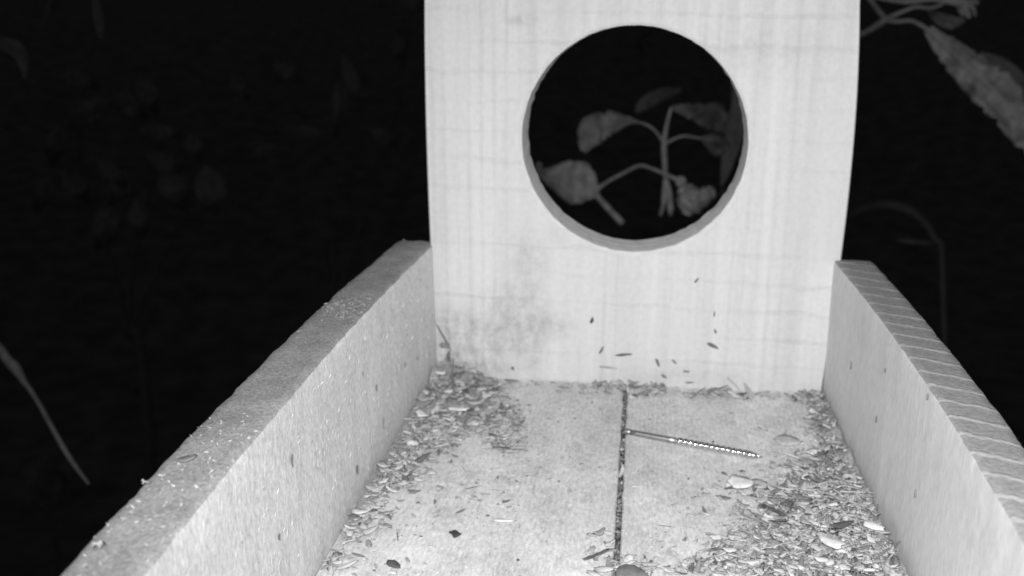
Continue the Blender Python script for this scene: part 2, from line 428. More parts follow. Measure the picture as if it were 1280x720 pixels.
# ------------------------------------------------------------------ loose litter
def husk_mesh(L, Wd, arch, curl, tw, kind, seed):
    """half shell of a seed: closed thin boat, pointed at one end (kind 0), flat flake (1), straw sliver (2)"""
    rs = random.Random(seed); nu, nv = (6, 3) if L < .0107 else (14, 6); th = 0.00022 if kind != 1 else 0.0003
    V = []; UV = []; ua, ub = (0.0, 1.0)
    if kind == 0 and seed < 30: ua, ub = rs.choice(((0, 1), (.25, 1), (0, .7), (.2, .85), (.05, .95)))
    jag = [rs.uniform(-1, 1) for _ in range(40)]
    for s in (0, 1):
        for i in range(nu+1):
            u = ua+(ub-ua)*i/nu
            if kind == 0: w = (math.sin(math.pi*min(1, u**0.75*0.985+0.01)))**0.75*Wd/2+0.00008
            elif kind == 1: w = (0.55+0.45*math.sin(math.pi*u))*Wd/2*(1+(0.3 if Wd < .0045 else 0.1)*math.sin(u*9+seed))*(0.35 if i in (0, nu) else 1)
            else: w = Wd/2*(0.5+0.5*math.sin(math.pi*(0.1+0.85*u)))
            for j in range(nv+1):
                t = j/nv*2-1
                a = arch*t
                y = w*math.sin(a)/max(0.2, math.sin(arch)) if arch > 0.05 else w*t
                z = w*(math.cos(a)-1)*(1.0 if arch > .05 else 0)
                z += curl*L*(u-0.5)**2
                if kind == 1: z += 0.0006*math.sin(u*5+seed)*t
                x = L*(u-0.5) + (0.0004*math.sin(seed*3+j*2.1) if kind == 1 and i in (0, nu) else 0)
                if i in (0, nu): x += jag[(j+(8 if i else 0)) % 40]*0.0007*(1 if ua > 0 or ub < 1 else .2)
                y += 0.00012*jag[(10+i+9*(j == 0)) % 40]*(j in (0, nv)); an = tw*(u-0.5); y, z = y*math.cos(an)-z*math.sin(an), y*math.sin(an)+z*math.cos(an)
                V.append((x, y, z - s*th)); UV.append((u, t*2+seed % 7))
    F = []; n1 = (nu+1)*(nv+1)
    for i in range(nu):
        for j in range(nv):
            a = i*(nv+1)+j; b = a+nv+1
            F.append((a, b, b+1, a+1)); F.append((n1+a, n1+a+1, n1+b+1, n1+b))
    for i in range(nu):
        for j in (0, nv):
            a = i*(nv+1)+j; b = a+nv+1
            F.append((a, n1+a, n1+b, b) if j == 0 else (a, b, n1+b, n1+a))
    for i in (0, nu):
        for j in range(nv):
            a = i*(nv+1)+j
            F.append((a, a+1, n1+a+1, n1+a) if i == 0 else (a, n1+a, n1+a+1, a+1))
    zmin = min(p[2] for p in V); V = [(x, y, z-zmin) for x, y, z in V]
    return V, F, UV
VARS = []
for i in range(30):
    k = (0, 1, 0, 1, 0, 2, 0, 1)[i % 8]
    if k == 0: p = (uni(.0052, .0095), uni(.0017, .0030), uni(.7, 1.9), uni(-.35, .35), uni(-.9, .9))
    elif k == 1: p = (uni(.0026, .0052), uni(.0018, .0034), 0.02, uni(-.3, .3), uni(-.4, .4))
    else: p = (uni(.009, .017), uni(.0007, .0014), 0.5, uni(-.2, .2), uni(-1, 1))
    VARS.append((p, k, husk_mesh(*p, k, i)))
VM = [mesh_py('husk', a, b, MH, True, c) for _, _, (a, b, c) in VARS]
VMD = [mesh_py('dark_husk', a, b, MDARK, True, c) for _, _, (a, b, c) in VARS[:8]]

def sstep(a, b, x):
    t = min(1, max(0, (x-a)/(b-a))); return t*t*(3-2*t)
def pile(x, y):
    """height of the litter over the planks"""
    dl = x - xlb(y); dr = xrb(y) - x; d = -y
    h = 0.008*math.exp(-(dl/0.010)**2-(d/0.014)**2)
    h += 0.0048*(1-sstep(0.010, 0.034, dl + 0.004*noise.noise((x*90, y*90, 2))))*(1-sstep(0.03, 0.055, d))
    h += 0.0035*(1-sstep(0.0, 0.012, dl))*(1-sstep(.05, .16, d))
    w = 0.010 + 0.040*sstep(0.045, 0.11, d) + 0.010*noise.noise((x*60, y*60, 9))
    h += 0.0046*(1-sstep(w*0.25, w, dr))*sstep(0.0, 0.03, d)
    h += 0.0025*(1-sstep(0.0, 0.006, dr))
    return max(0.0, h*(0.85+0.5*noise.noise((x*140, y*140, 3))))

def inpoly(p, poly):
    x, y = p; c = False; j = len(poly)-1
    for i in range(len(poly)):
        (xa, ya), (xb_, yb_) = poly[i], poly[j]
        if (ya > y) != (yb_ > y) and x < (xb_-xa)*(y-ya)/(yb_-ya)+xa: c = not c
        j = i
    return c
def sample(poly, n, dens=None):
    xs = [p[0] for p in poly]; ys = [p[1] for p in poly]; out = []
    while len(out) < n:
        p = (uni(min(xs), max(xs)), uni(min(ys), max(ys)))
        if inpoly(p, poly) and (dens is None or rnd() < dens(*p)): out.append(p)
    return out
CORNER = [(546,455),(600,468),(632,492),(655,520),(656,560),(628,572),(590,545),(560,570),(520,590),(500,612),(470,620),(480,585),(510,530)]
WALLFOOT = [(520,570),(545,590),(500,650),(470,700),(455,722),(400,722),(440,650),(480,590)]
SMOOTH = [(1022,492),(1040,540),(1080,610),(1128,722),(840,722),(880,690),(915,660),(905,615),(960,578),(1000,560),(1012,520)]
FOOT = [(610,476),(770,482),(830,488),(1026,496),(1026,504),(830,499),(770,499),(610,484)]
OPENL = [(560,500),(775,500),(770,722),(470,722),(520,600)]
OPENR = [(786,500),(1000,506),(1000,560),(900,610),(860,722),(778,722)]
GAPP = [(778,492),(785,492),(777,722),(764,722)]
GAPN = [(738,670),(800,670),(812,722),(735,722)]
items = []           # (x, y, z, variant, scale, euler, region)
def inside(x, y, m=0.0035):
    x = max(xlb(y)+m, min(xrb(y)-m, x)); return x, min(y, -0.0035)
def put(px, py, reg, scale, tilt, kinds=None, lift=0.0):
    p = onz(px, py, 0); p = onz(px, py, pile(p.x, p.y)) if reg in ('corner', 'smooth', 'wall') else p
    x, y = inside(p.x, p.y, 0.0035 if reg != 'gap' else 0.001)
    i = random.randrange(len(VARS))
    while kinds is not None and VARS[i][1] not in kinds: i = random.randrange(len(VARS))
    yaw = random.gauss(0.1, 0.75) if rnd() < 0.75 else uni(0, 6.28)
    flip = math.pi if rnd() < 0.3 else 0
    z = pile(x, y)
    items.append([x, y, z+lift, i, scale, (flip+random.gauss(0, tilt), random.gauss(0, tilt*0.7), yaw), reg])
def dsm(x, y):
    e = (x - (1000-(y-560)*0.95))/110            # how far in from the ragged edge of the litter
    return (0.08+0.92*min(1, max(0, e+0.5*noise.noise((x*.03, y*.03, 1))))) if y > 545 else 0.7
for p in sample(CORNER, 420): put(*p, 'corner', uni(.4, .9), .28, lift=uni(-.0005, .002))
for p in sample([(492,560),(530,560),(505,610),(462,640),(470,600)], 60): put(*p, 'wall', uni(.4, .8), .25, lift=uni(0, .001))
for p in sample(CORNER, 620): put(*p, 'corner', uni(.15, .45), .4, lift=uni(0, .0016))
for p in sample([(840,640),(960,560),(1010,540),(1030,600),(900,722),(790,722)], 170): put(*p, 'openr', uni(.12, .5), .15)
for p in sample([(480,560),(670,490),(680,590),(560,650),(470,722),(420,722)], 170): put(*p, 'openl', uni(.12, .45), .15)
for p in sample(SMOOTH, 1900, dsm): put(*p, 'smooth', uni(.15, .45), .4, lift=uni(0, .0016))
for p in sample([(1000,492),(1028,492),(1048,535),(1022,540)], 50): put(*p, 'smooth', uni(.3, .7), .4, lift=uni(0, .001))
for p in sample(WALLFOOT, 95, lambda x, y: 1 if x < 470 + (640-y)*0.5 else .35): put(*p, 'wall', uni(.45, .95), .2, lift=uni(0, .0008))
for p in sample(SMOOTH, 1050, dsm): put(*p, 'smooth', uni(.35, .88), .22, lift=uni(-.0005, .0018))
for p in sample([(745,479),(830,482),(835,496),(740,492)], 60): put(*p, 'foot', uni(.3, .75), .5, lift=uni(0, .0022))
for p in sample([(985,488),(1028,486),(1034,512),(990,506)], 55): put(*p, 'foot', uni(.3, .8), .5, lift=uni(0, .002))
for p in sample([(878,488),(915,488),(912,497),(880,497)], 16): put(*p, 'foot', uni(.4, .9), .5, lift=uni(0, .002))
for p in sample(FOOT, 75): put(*p, 'foot', uni(.4, .85), .35, lift=uni(0, .0008))
for p in sample(OPENL, 30): put(*p, 'openl', uni(.2, .5), .08)
for p in sample(OPENR, 30): put(*p, 'openr', uni(.2, .5), .08)
for p in sample(GAPN, 26): put(*p, 'gapn', uni(.5, 1.0), .2, lift=uni(0, .0006))
for py in range(496, 722, 5):
    put(782-(py-490)*12/225+uni(-2.5, 2.5), py, 'gap', uni(.25, .6), .5, kinds=(0, 1), lift=uni(-.0024, .0002))
    items[-1][0] = xg(items[-1][1]) + uni(-.0004, .0004); items[-1][5] = (items[-1][5][0], items[-1][5][1], math.pi/2+uni(-.4, .4))
for p in ((560, 452), (552, 440), (575, 462), (548, 425), (566, 470)): put(*p, 'corner', uni(.7, 1), .8, lift=.004)

LBL = {
 'corner': ('in the heap where rough side board meets holed panel', 'heaped in the corner'),
 'wall': ('at the foot of the rough side board', 'along the rough side board'),
 'smooth': ('in the thick litter against the smooth side board', 'littered along the smooth side board'),
 'foot': ('along the foot of the holed panel', 'along the panel foot'),
 'openl': ('loose on the plank beside the rough side board', 'loose on the plank beside the rough board'),
 'openr': ('loose on the plank that carries the screw', 'loose on the plank under the screw'),
 'gapn': ('lying across the plank gap near the leaf scrap', 'lying across the plank gap'),
 'gap': ('wedged down in the gap between the planks', 'wedged in the plank gap')}
def size_px(it):
    p = VARS[it[3]][0]; d = (Vector(it[:3])-CAM).length
    return p[0]*math.sqrt(p[1])*it[4]/d**1.5*(1+0.25*it[2]/0.004)
keep = sorted(range(len(items)), key=lambda q: -size_px(items[q]))
# the largest ones are things of their own, the rest is litter; every region keeps some
own = set()
for reg, n in (('gap', 14), ('foot', 18), ('openl', 20), ('openr', 20), ('gapn', 14), ('wall', 34), ('corner', 62), ('smooth', 92)):
    own |= set([q for q in keep if items[q][6] == reg][:n])
V = []; F = []; UVS = []
for q, it in enumerate(items):
    x, y, z, i, s, e, reg = it
    M = Matrix.Translation((x, y, z+0.0003)) @ Euler(e).to_matrix().to_4x4() @ Matrix.Scale(s, 4)
    vs = [M @ Vector(p) for p in VARS[i][2][0]]
    zlo = min(p.z for p in vs); floor = max(0.0002, z-0.0018) if reg != 'gap' else -0.02
    dz = max(0, floor - zlo) if zlo < floor else (-(zlo-floor) if reg in ('openl', 'openr', 'gapn') else 0)
    # keep it between the boards
    lo = min(p.x for p in vs); hi = max(p.x for p in vs); fa = max(p.y for p in vs)
    dx = max(0, xlb(y)+0.0003+(xli(y)-xlb(y))*min(1, z/HL)-lo) - max(0, hi-xrb(y)+0.0003); dy = -max(0, fa+0.0003)
    if reg == 'gap': dx = 0
    it[0] += dx; it[1] += dy; it[2] += dz
    if q in own:
        o = bpy.data.objects.new('seed_husk', VM[i]); COL.objects.link(o)
        o.location = (x+dx, y+dy, z+0.0003+dz); o.rotation_euler = e; o.scale = (s, s, s)
        tone = random.choices(('dark', 'grey', 'pale'), (.38, .44, .18) if reg == 'corner' else (.26, .54, .20))[0]; kd = VARS[i][1]
        o.material_slots[0].link = 'OBJECT'; o.material_slots[0].material = TONE[tone]
        tag(o, tone + ' ' + ('curled husk', 'flat husk flake', 'thin husk sliver')[kd] + ' ' + LBL[reg][0], 'husk', ('curled husks', 'husk flakes', 'husk slivers')[kd] + ' ' + LBL[reg][1])
    else:
        k = len(V); V += [p+Vector((dx, dy, dz)) for p in vs]; F += [tuple(a+k for a in fc) for fc in VARS[i][2][1]]; UVS += VARS[i][2][2]
tag(link('husk_litter', mesh_py('husk_litter', V, F, MHI, True, UVS)), 'small broken husks filling the heaps and edges of the box floor', 'litter', kind='stuff')

def bit(V, F, p, r, rs=random, flat=0.5):
    """a crumb: a small irregular octahedron"""
    k = len(V)
    ax = [Vector((uni(-1, 1), uni(-1, 1), uni(-1, 1))).normalized() for _ in range(1)][0]
    q = ax.to_track_quat('X', 'Z'); s = (uni(.7, 1.6), uni(.5, 1), uni(.35, .8)*flat*1.4)
    for d in ((1,0,0),(0,1,0),(-1,0,0),(0,-1,0),(0,0,1),(0,0,-1)):
        w = Vector([d[i]*s[i]*r*uni(.7, 1.2) for i in range(3)]); V.append(p + (Euler((0, 0, q.to_euler().z)).to_matrix() @ w))
    F += [(k, k+1, k+4), (k+1, k+2, k+4), (k+2, k+3, k+4), (k+3, k, k+4), (k+1, k, k+5), (k+2, k+1, k+5), (k+3, k+2, k+5), (k, k+3, k+5)]
def crumbs():
    V, F = [], []
    for k in range(4200):
        y = -0.16*rnd()-0.001; x = xlb(y)+0.001+(xrb(y)-xlb(y)-0.002)*rnd()
        if abs(x-xg(y)) < 0.0018: continue
        h = pile(x, y)
        dense = noise.noise((x*45, y*45, 6))
        if rnd() > 0.45+0.8*dense + (0.5 if h > .0005 else 0): continue
        bit(V, F, Vector((x, y, h+0.0001)), uni(.00010, .00038) if rnd() < .95 else uni(.0005, .0009))
    tag(link('seed_crumbs', mesh_py('seed_crumbs', V, F, MCRUMB, False)), 'fine pale and dark crumbs dusted over both floor planks', 'crumbs', kind='stuff')
    V, F = [], []
    for k in range(900):        # fine debris down in the gap
        y = -0.17*rnd()
        if noise.noise((y*160, 1, 1)) < -.15: continue
        bit(V, F, Vector((xg(y)+uni(-.001, .001), y, uni(-.0055, -.0012))), uni(.0004, .0012))
    tag(link('gap_debris', mesh_py('gap_debris', V, F, mat_husk('gap_debris', True, [(0, .05), (.5, .16), (.85, .3), (1, .45)]), False)), 'dark crumbled debris packed down in the gap between the planks', 'debris', kind='stuff')
    # the fine bed the heaps rest on
    V, F = [], []; nx, ny = 110, 110; idx = {}
    for j in range(ny+1):
        for i in range(nx+1):
            y = -0.0008-0.17*j/ny; x = xlb(y)+0.0008+(xrb(y)-xlb(y)-0.0016)*i/nx
            h = pile(x, y); idx[i, j] = (len(V), h)
            V.append((x, y, h*0.55-0.0004+0.0009*noise.noise((x*900, y*900, 1))*min(1, h/.002)))
    for j in range(ny):
        for i in range(nx):
            c = [idx[i, j], idx[i+1, j], idx[i+1, j+1], idx[i, j+1]]
            if max(q[1] for q in c) > 0.0006: F.append(tuple(q[0] for q in reversed(c)))
    k = NT('litter_bed', 0.95, 0.1); n = k.noise(k.mp((800, 800, 800)), 1, 4, 0.7)
    k.color(k.map(n, 0.3, 0.7, 0.2, 0.5)); k.bump(n, 0.8, 0.001)
    tag(link('litter_bed', mesh_py('litter_bed', V, F, k.m)), 'fine broken husk dust lying under the heaps of husks', 'litter', kind='stuff')
crumbs()

def rail_debris():
    """pale crumbs and torn fibres on the rough side board"""
    V, F = [], []
    for k in range(300):
        t = random.gauss(0, 1); px, py = 432+random.gauss(0, 24), 385+random.gauss(0, 9)
        p = onz(px, py, HL)
        if not (xlt(p.y)+0.001 < p.x < xli(p.y)-0.001): continue
        bit(V, F, p+Vector((0, 0, .0001)), uni(.0002, .00055))
    for k in range(160):
        y = uni(-0.30, ybL-.003); x = xlt(y)+0.001+(xli(y)-xlt(y)-.002)*rnd()
        bit(V, F, Vector((x, y, HL+.0002)), uni(.00010, .00028))
    tag(link('pale_crumbs', mesh_py('pale_crumbs', V, F, MPALE, False)), 'pale seed crumbs strewn on the dark top of the rough side board', 'crumbs', kind='stuff')
    V, F = [], []
    def sliver(p, d, nrm, L, w):
        k = len(V); s = d.cross(nrm).normalized()*w
        b = nrm*uni(.0001, .0007)
        V.extend([p-d*L/2, p-s+b*.3, p+s+b*.3, p+d*L/2+b, p+nrm*w*1.2+b*.5]); F.extend([(k, k+1, k+4), (k+1, k+3, k+4), (k+3, k+2, k+4), (k+2, k, k+4), (k, k+2, k+1), (k+1, k+2, k+3)])
    nx = Vector((1, 0, 0.1)).normalized()
    for k in range(330):            # slivers on the face
        y = uni(-0.30, -0.004); z = uni(.004, HL-.004); t = z/HL; x = xlb(y)+(xli(y)-xlb(y))*t
        d = Vector((0, random.gauss(0.12, .22), 1)).normalized() if rnd() < .85 else Vector((0, uni(-1, 1), uni(-1, 1))).normalized()
        sliver(Vector((x+.0001, y, z)), d, nx, uni(.0008, .0026), uni(.00006, .00015))
    up = Vector((0, 0, 1))
    for k in range(260):            # torn end close to the lens, and the worn outer edge
        if rnd() < .95:
            y = -0.185-0.10*rnd()**1.3 + random.gauss(0, .008); x = xlt(y)+.001+(xli(y)-xlt(y)-.001)*rnd()
        else:
            y = uni(-.3, ybL); x = xlt(y)+.001+abs(random.gauss(0, .0012))
        a = uni(0, 6.28); sliver(Vector((x, y, HL+.0001)), Vector((math.cos(a), math.sin(a), uni(-.1, .12))).normalized(), up, uni(.0005, .0016), uni(.00007, .0002))
    tag(link('wood_fibres', mesh_py('wood_fibres', V, F, MFIB, False), sideL), kind='stuff')
rail_debris()

# ------------------------------------------------------------------ single pieces one can point at
def piece(name, mesh_data, mat, loc, rot, label, cat, group=None):
    a, b, c = mesh_data; o = link(name, mesh_py(name, a, b, mat, True, c)); o.location = loc; o.rotation_euler = rot
    return tag(o, label, cat, group)
def at(px, py, z=0.0): return onz(px, py, z)
P = at(492, 707); piece('seed_husk', husk_mesh(.0068, .0030, 1.0, -.1, .1, 0, 3), MDARK, P+Vector((0, 0, .0003)), (0, 0, -.75), 'dark striped husk lying alone on the plank beside the rough side board', 'husk')
P = at(626, 652); piece('seed_husk', husk_mesh(.0095, .0017, 0.8, .1, .1, 0, 4), MPALE, P+Vector((0, 0, .0003)), (0, 0, -.05), 'long pale sliver of husk lying alone on the open plank', 'husk')
P = at(568, 671); piece('seed_husk', husk_mesh(.0032, .0026, 0.6, .1, .1, 1, 5), MDARK, P+Vector((0, 0, .0003)), (0, .2, .3), 'tiny dark angular chip lying alone on the plank beside the rough board', 'chip')
P = at(925, 614); piece('wood_flake', husk_mesh(.0082, .0066, 0.02, .12, .1, 1, 32), MPALE, P+Vector((0, 0, .0030)), (.22, .05, .1), 'broad pale flake at the edge of the litter below the screw tip', 'flake')
P = at(948, 612); piece('wood_flake', husk_mesh(.0060, .0060, 0.02, -.2, .1, 1, 36), MMID, P+Vector((0, 0, .0010)), (-.1, -.1, .8), 'grey flake tucked beside the broad pale flake', 'flake')
P = at(907, 624); piece('seed_husk', husk_mesh(.0030, .0018, 0.9, 0, 0, 0, 6), MDARK, P+Vector((0, 0, .0003)), (0, 0, -.2), 'small dark seed fragment just beside the broad pale flake', 'seed')
P = at(985, 556); piece('wood_flake', husk_mesh(.0098, .0064, 0.02, .05, .05, 1, 31), MMID, P+Vector((0, 0, .0012)), (.05, 0, -.1), 'large flat grey flake beyond the screw tip, by the smooth side board', 'flake')
P = at(1012, 574); piece('wood_flake', husk_mesh(.0050, .0040, 0.02, .05, .05, 1, 3), MPALE, P+Vector((0, 0, .0022)), (.05, 0, .1), 'small oval flake beside the large flat grey flake', 'flake')
P = at(786, 725); piece('leaf_scrap', husk_mesh(0.0112, .0080, 0.9, -.2, .3, 0, 8), MSCRAP, P+Vector((0, 0, .0012)), (.25, 0, -.25), 'rounded dark leaf scrap lying over the plank gap', 'leaf scrap')
P = at(983, 655); piece('seed_husk', husk_mesh(.0056, .0034, 1.0, .1, 0, 0, 9), MDARK, P+Vector((0, 0, .0065)), (.9, 0, 1.2), 'dark open husk standing up in the litter by the smooth side board', 'husk')
P = at(966, 661); piece('straw', husk_mesh(.0085, .0010, 0.6, 0, 0, 2, 9), MDARK, P+Vector((0, 0, .0065)), (.2, 0, -.72), 'dark straw leaning against the dark open husk', 'straw')
P = at(1050, 684); piece('seed_husk', husk_mesh(.0075, .0024, 1.1, -.1, .2, 0, 30), MDARK, P+Vector((0, 0, .0075)), (.3, 0, .45), 'dark hollow husk on top of the litter by the smooth side board', 'husk')
P = at(1087, 688); piece('seed_husk', husk_mesh(.0098, .0028, 1.2, -.15, .3, 0, 11), TONE['pale'], P+Vector((0, 0, .0080)), (.2, .1, -.42), 'big pale husk on top of the litter by the smooth side board', 'husk')
P = at(1042, 712); piece('seed_husk', husk_mesh(.0105, .0036, 1.2, -.15, .3, 0, 13), TONE['pale'], P+Vector((0, 0, .0080)), (.2, .1, -.5), 'broad pale husk half buried in the litter, split lengthwise', 'husk')
P = at(745, 697); piece('straw', husk_mesh(.0098, .0011, 0.6, .1, 0, 2, 12), MDARK, P+Vector((0, 0, .0008)), (.2, 0, .75), 'dark straw slanting into the plank gap', 'straw')
P = at(578, 515); piece('seed_husk', husk_mesh(.0110, .0024, 0.9, .1, 0, 0, 13), MPALE, at(578, 515, .0055)+Vector((0, 0, .001)), (.1, 0, .12), 'long pale husk across the top of the corner heap', 'husk')
P = at(528, 522); piece('wood_flake', husk_mesh(.0052, .0048, 0.02, .1, 0, 1, 13), MPALE, at(528, 522, .0055)+Vector((0, 0, .001)), (.1, .3, .2), 'round pale flake in the corner heap against the rough side board', 'flake')

# fragments stuck to the upright panel
stuck = [(740,400,.0028,.0015,1.3), (780,443,.0070,.0011,.12), (752,437,.0040,.0010,1.1), (891,432,.0052,.0018,-.45), (894,414,.0022,.0010,-1.2), (641,460,.0018,.0012,-1),
         (822,453,.0040,.0012,-1.2), (830,470,.0024,.0011,-.6), (830,482,.0034,.0012,-.9), (858,464,.0028,.0008,0), (862,478,.0036,.0007,.05), (760,459,.0075,.0008,-.06),
         (843,452,.0026,.0009,-.8), (893,392,.0024,.0006,1.5), (871,350,.0026,.0008,.9)]
for k, (px, py, L, w, a) in enumerate(stuck):
    p = ony(px, py, 0)
    piece('seed_fragment', husk_mesh(L, w*.8, 0.7, .05, 0, 0, 30+k), (MDARK if k in (0, 3, 1) else MSCRAP) if k != 11 else MH, (p.x, -0.0002, p.z), Euler((math.pi/2, a*-1 if False else -a, 0)), 'small dark seed fragment stuck to the upright holed panel', 'seed fragment', 'fragments stuck to the holed panel')
for k, (px, py, L) in enumerate([(1065,457,.0036), (1108,463,.0018), (1097,524,.0030), (1146,617,.0026), (1161,496,.0020)]):
    p = onx(px, py, xrb(-.05)); y = p.y; x = xrb(y)+(xri(y)-xrb(y))*min(1, p.z/HR); p = onx(px, py, x); x = xrb(p.y)+(xri(p.y)-xrb(p.y))*min(1, p.z/HR)
    piece('seed_fragment', husk_mesh(L*.8, L*.2, .6, 0, 0, 0, 40+k), MSCRAP, (x-.0002, p.y, p.z), Euler((0, -math.pi/2, 0)), 'tiny dark speck of husk stuck to the smooth side board', 'seed fragment', 'specks stuck to the smooth side board')
for k, (px, py, L, w) in enumerate([(490,397,.0058,.0009), (469,485,.0026,.0010), (363,576,.0036,.0016), (452,467,.0015,.0010), (505,455,.0020,.0008), (347,671,.0018,.0011), (478,528,.0050,.0006), (463,549,.0046,.0006), (520,447,.0018,.0009), (445,587,.0034,.0014)]):
    x = xlb(-.05)
    for _ in range(3):
        p = onx(px, py, x); x = xlb(p.y)+(xli(p.y)-xlb(p.y))*min(1, max(0, p.z)/HL)
    piece('seed_fragment', husk_mesh(L, w*.6, .6, .1, 0, 0, 60+k), MSCRAP if k not in (0, 6, 7) else MH, (x+.0003, p.y, p.z), Euler((0, math.pi/2, uni(-.3, .3))), 'thin husk fragment stuck to the face of the rough side board', 'seed fragment', 'fragments stuck to the rough side board')
p = onz(170, 606, HL); piece('seed_fragment', husk_mesh(.0013, .0010, .5, .1, 0, 1, 71), MMID, p+Vector((.0022, 0, .0002)), (.2, .2, .3), 'pale chip perched on the outer edge of the rough side board', 'chip')
p = onz(234, 577, HL); piece('seed_fragment', husk_mesh(.0048, .0022, .6, .1, 0, 0, 72), MH, p+Vector((0, 0, .0006)), (.1, .1, 1.0), 'flat husk on the dark top of the rough side board', 'husk')
p = onz(122, 691, HL); piece('seed_fragment', husk_mesh(.0020, .0016, .5, .1, 0, 1, 73), MMID, p+Vector((0, 0, .0010)), (.1, .3, 1.0), 'pale chip among torn fibres on the rough side board', 'chip')

# ------------------------------------------------------------------ the screw
def build_screw():
    a = onz(785, 539.5, 0.0020); b = onz(954, 571.5, 0.0024); d = b-a; L = d.length; d.normalize()
    c = onz(846, 551, 0.002); ls = (c-a).length
    root = empty('wood_screw', a); tag(root, 'long shiny wood screw with bright thread lying on the plank by the gap', 'screw')
    zz = Vector((0, 0, 1)); s = d.cross(zz).normalized(); u = s.cross(d)
    k = NT('bright_steel', 0.18, 0.5); k.b.inputs['Metallic'].default_value = 1.0
    n = k.noise(k.mp((900, 900, 900)), 1, 2); k.color(k.map(n, 0.3, 0.7, 0.6, 0.75)); ms = k.m
    k = NT('dull_steel', 0.45, 0.5); k.b.inputs['Metallic'].default_value = 1.0
    n = k.noise(k.mp((900, 900, 900)), 1, 2); k.color(k.map(n, 0.3, 0.7, 0.28, 0.5)); md = k.m
    def rev(name, t0, t1, nt, rad, mat, na=20, par=root):
        v = []; f = []
        for i in range(nt+1):
            t = t0+(t1-t0)*i/nt
            for j in range(na):
                an = 2*math.pi*j/na; r = rad(t, an); v.append(a+d*t+s*(r*math.cos(an))+u*(r*math.sin(an)))
        for i in range(nt):
            for j in range(na):
                p = i*na+j; q = i*na+(j+1) % na; f.append((p, p+na, q+na, q))
        f.append(tuple(range(na))); f.append(tuple(nt*na+j for j in reversed(range(na))))
        return link(name, mesh_py(name, v, f, mat), par)
    rev('head', -0.0012, 0.0012, 8, lambda t, an: 0.0012 if t < 0.0004 else 0.0012-0.0002*(t-.0004)/.0008, md)
    rev('shank', 0.0010, ls+0.0005, 6, lambda t, an: 0.00112, md)
    pit = (L-ls)/16.0
    def thr(t, an):
        q = ((t-ls)/pit - an/(2*math.pi)) % 1.0; ridge = abs(math.sin(math.pi*q))
        tip = min(1, max(0.04, (L-t)/(pit*2.2))); st = min(1, (t-ls)/(pit*0.6)+.25)
        return (0.00080 + 0.00085*ridge**0.35*st)*tip
    rev('thread', ls, L, 16*20, thr, ms, 32)
build_screw()

# ------------------------------------------------------------------ plants
def resample(pts, n):
    P = [Vector(p) for p in pts]; out = []
    seg = len(P)-1
    for i in range(n+1):
        t = i/n*seg; k = min(int(t), seg-1); u = t-k
        p0 = P[max(0, k-1)]; p1 = P[k]; p2 = P[k+1]; p3 = P[min(seg, k+2)]
        out.append(0.5*((2*p1)+(p2-p0)*u+(2*p0-5*p1+4*p2-p3)*u*u+(3*p1-p0-3*p2+p3)*u*u*u))
    return out
def tube(name, pts, rads, mat, parent, n=None, na=9, lump=0.12):
    n = n or 6*(len(pts)-1); C = resample(pts, n); R = resample([(r, 0, 0) for r in rads], n); v = []; f = []
    up = Vector((0.3, -1, 0.2)).normalized()
    for i, c in enumerate(C):
        t = (C[min(i+1, n)]-C[max(i-1, 0)]).normalized(); s = t.cross(up)
        s = s.normalized() if s.length > 1e-4 else Vector((1, 0, 0)); w = s.cross(t)
        for j in range(na):
            a = 2*math.pi*j/na; r = 0.78*max(1e-5, R[i].x)*(1+lump*noise.noise((c.x*90+j, c.y*90, c.z*90)))
            v.append(c+s*(r*math.cos(a))+w*(r*math.sin(a)))
    for i in range(n):
        for j in range(na):
            p = i*na+j; q = i*na+(j+1) % na; f.append((p, q, q+na, p+na))
    f.append(tuple(range(na))); f.append(tuple(n*na+j for j in reversed(range(na))))
    me = mesh_py(name, v, f, mat)
    bm = bmesh.new(); bm.from_mesh(me); bmesh.ops.recalc_face_normals(bm, faces=bm.faces); bm.to_mesh(me); bm.free()
    return link(name, me, parent)
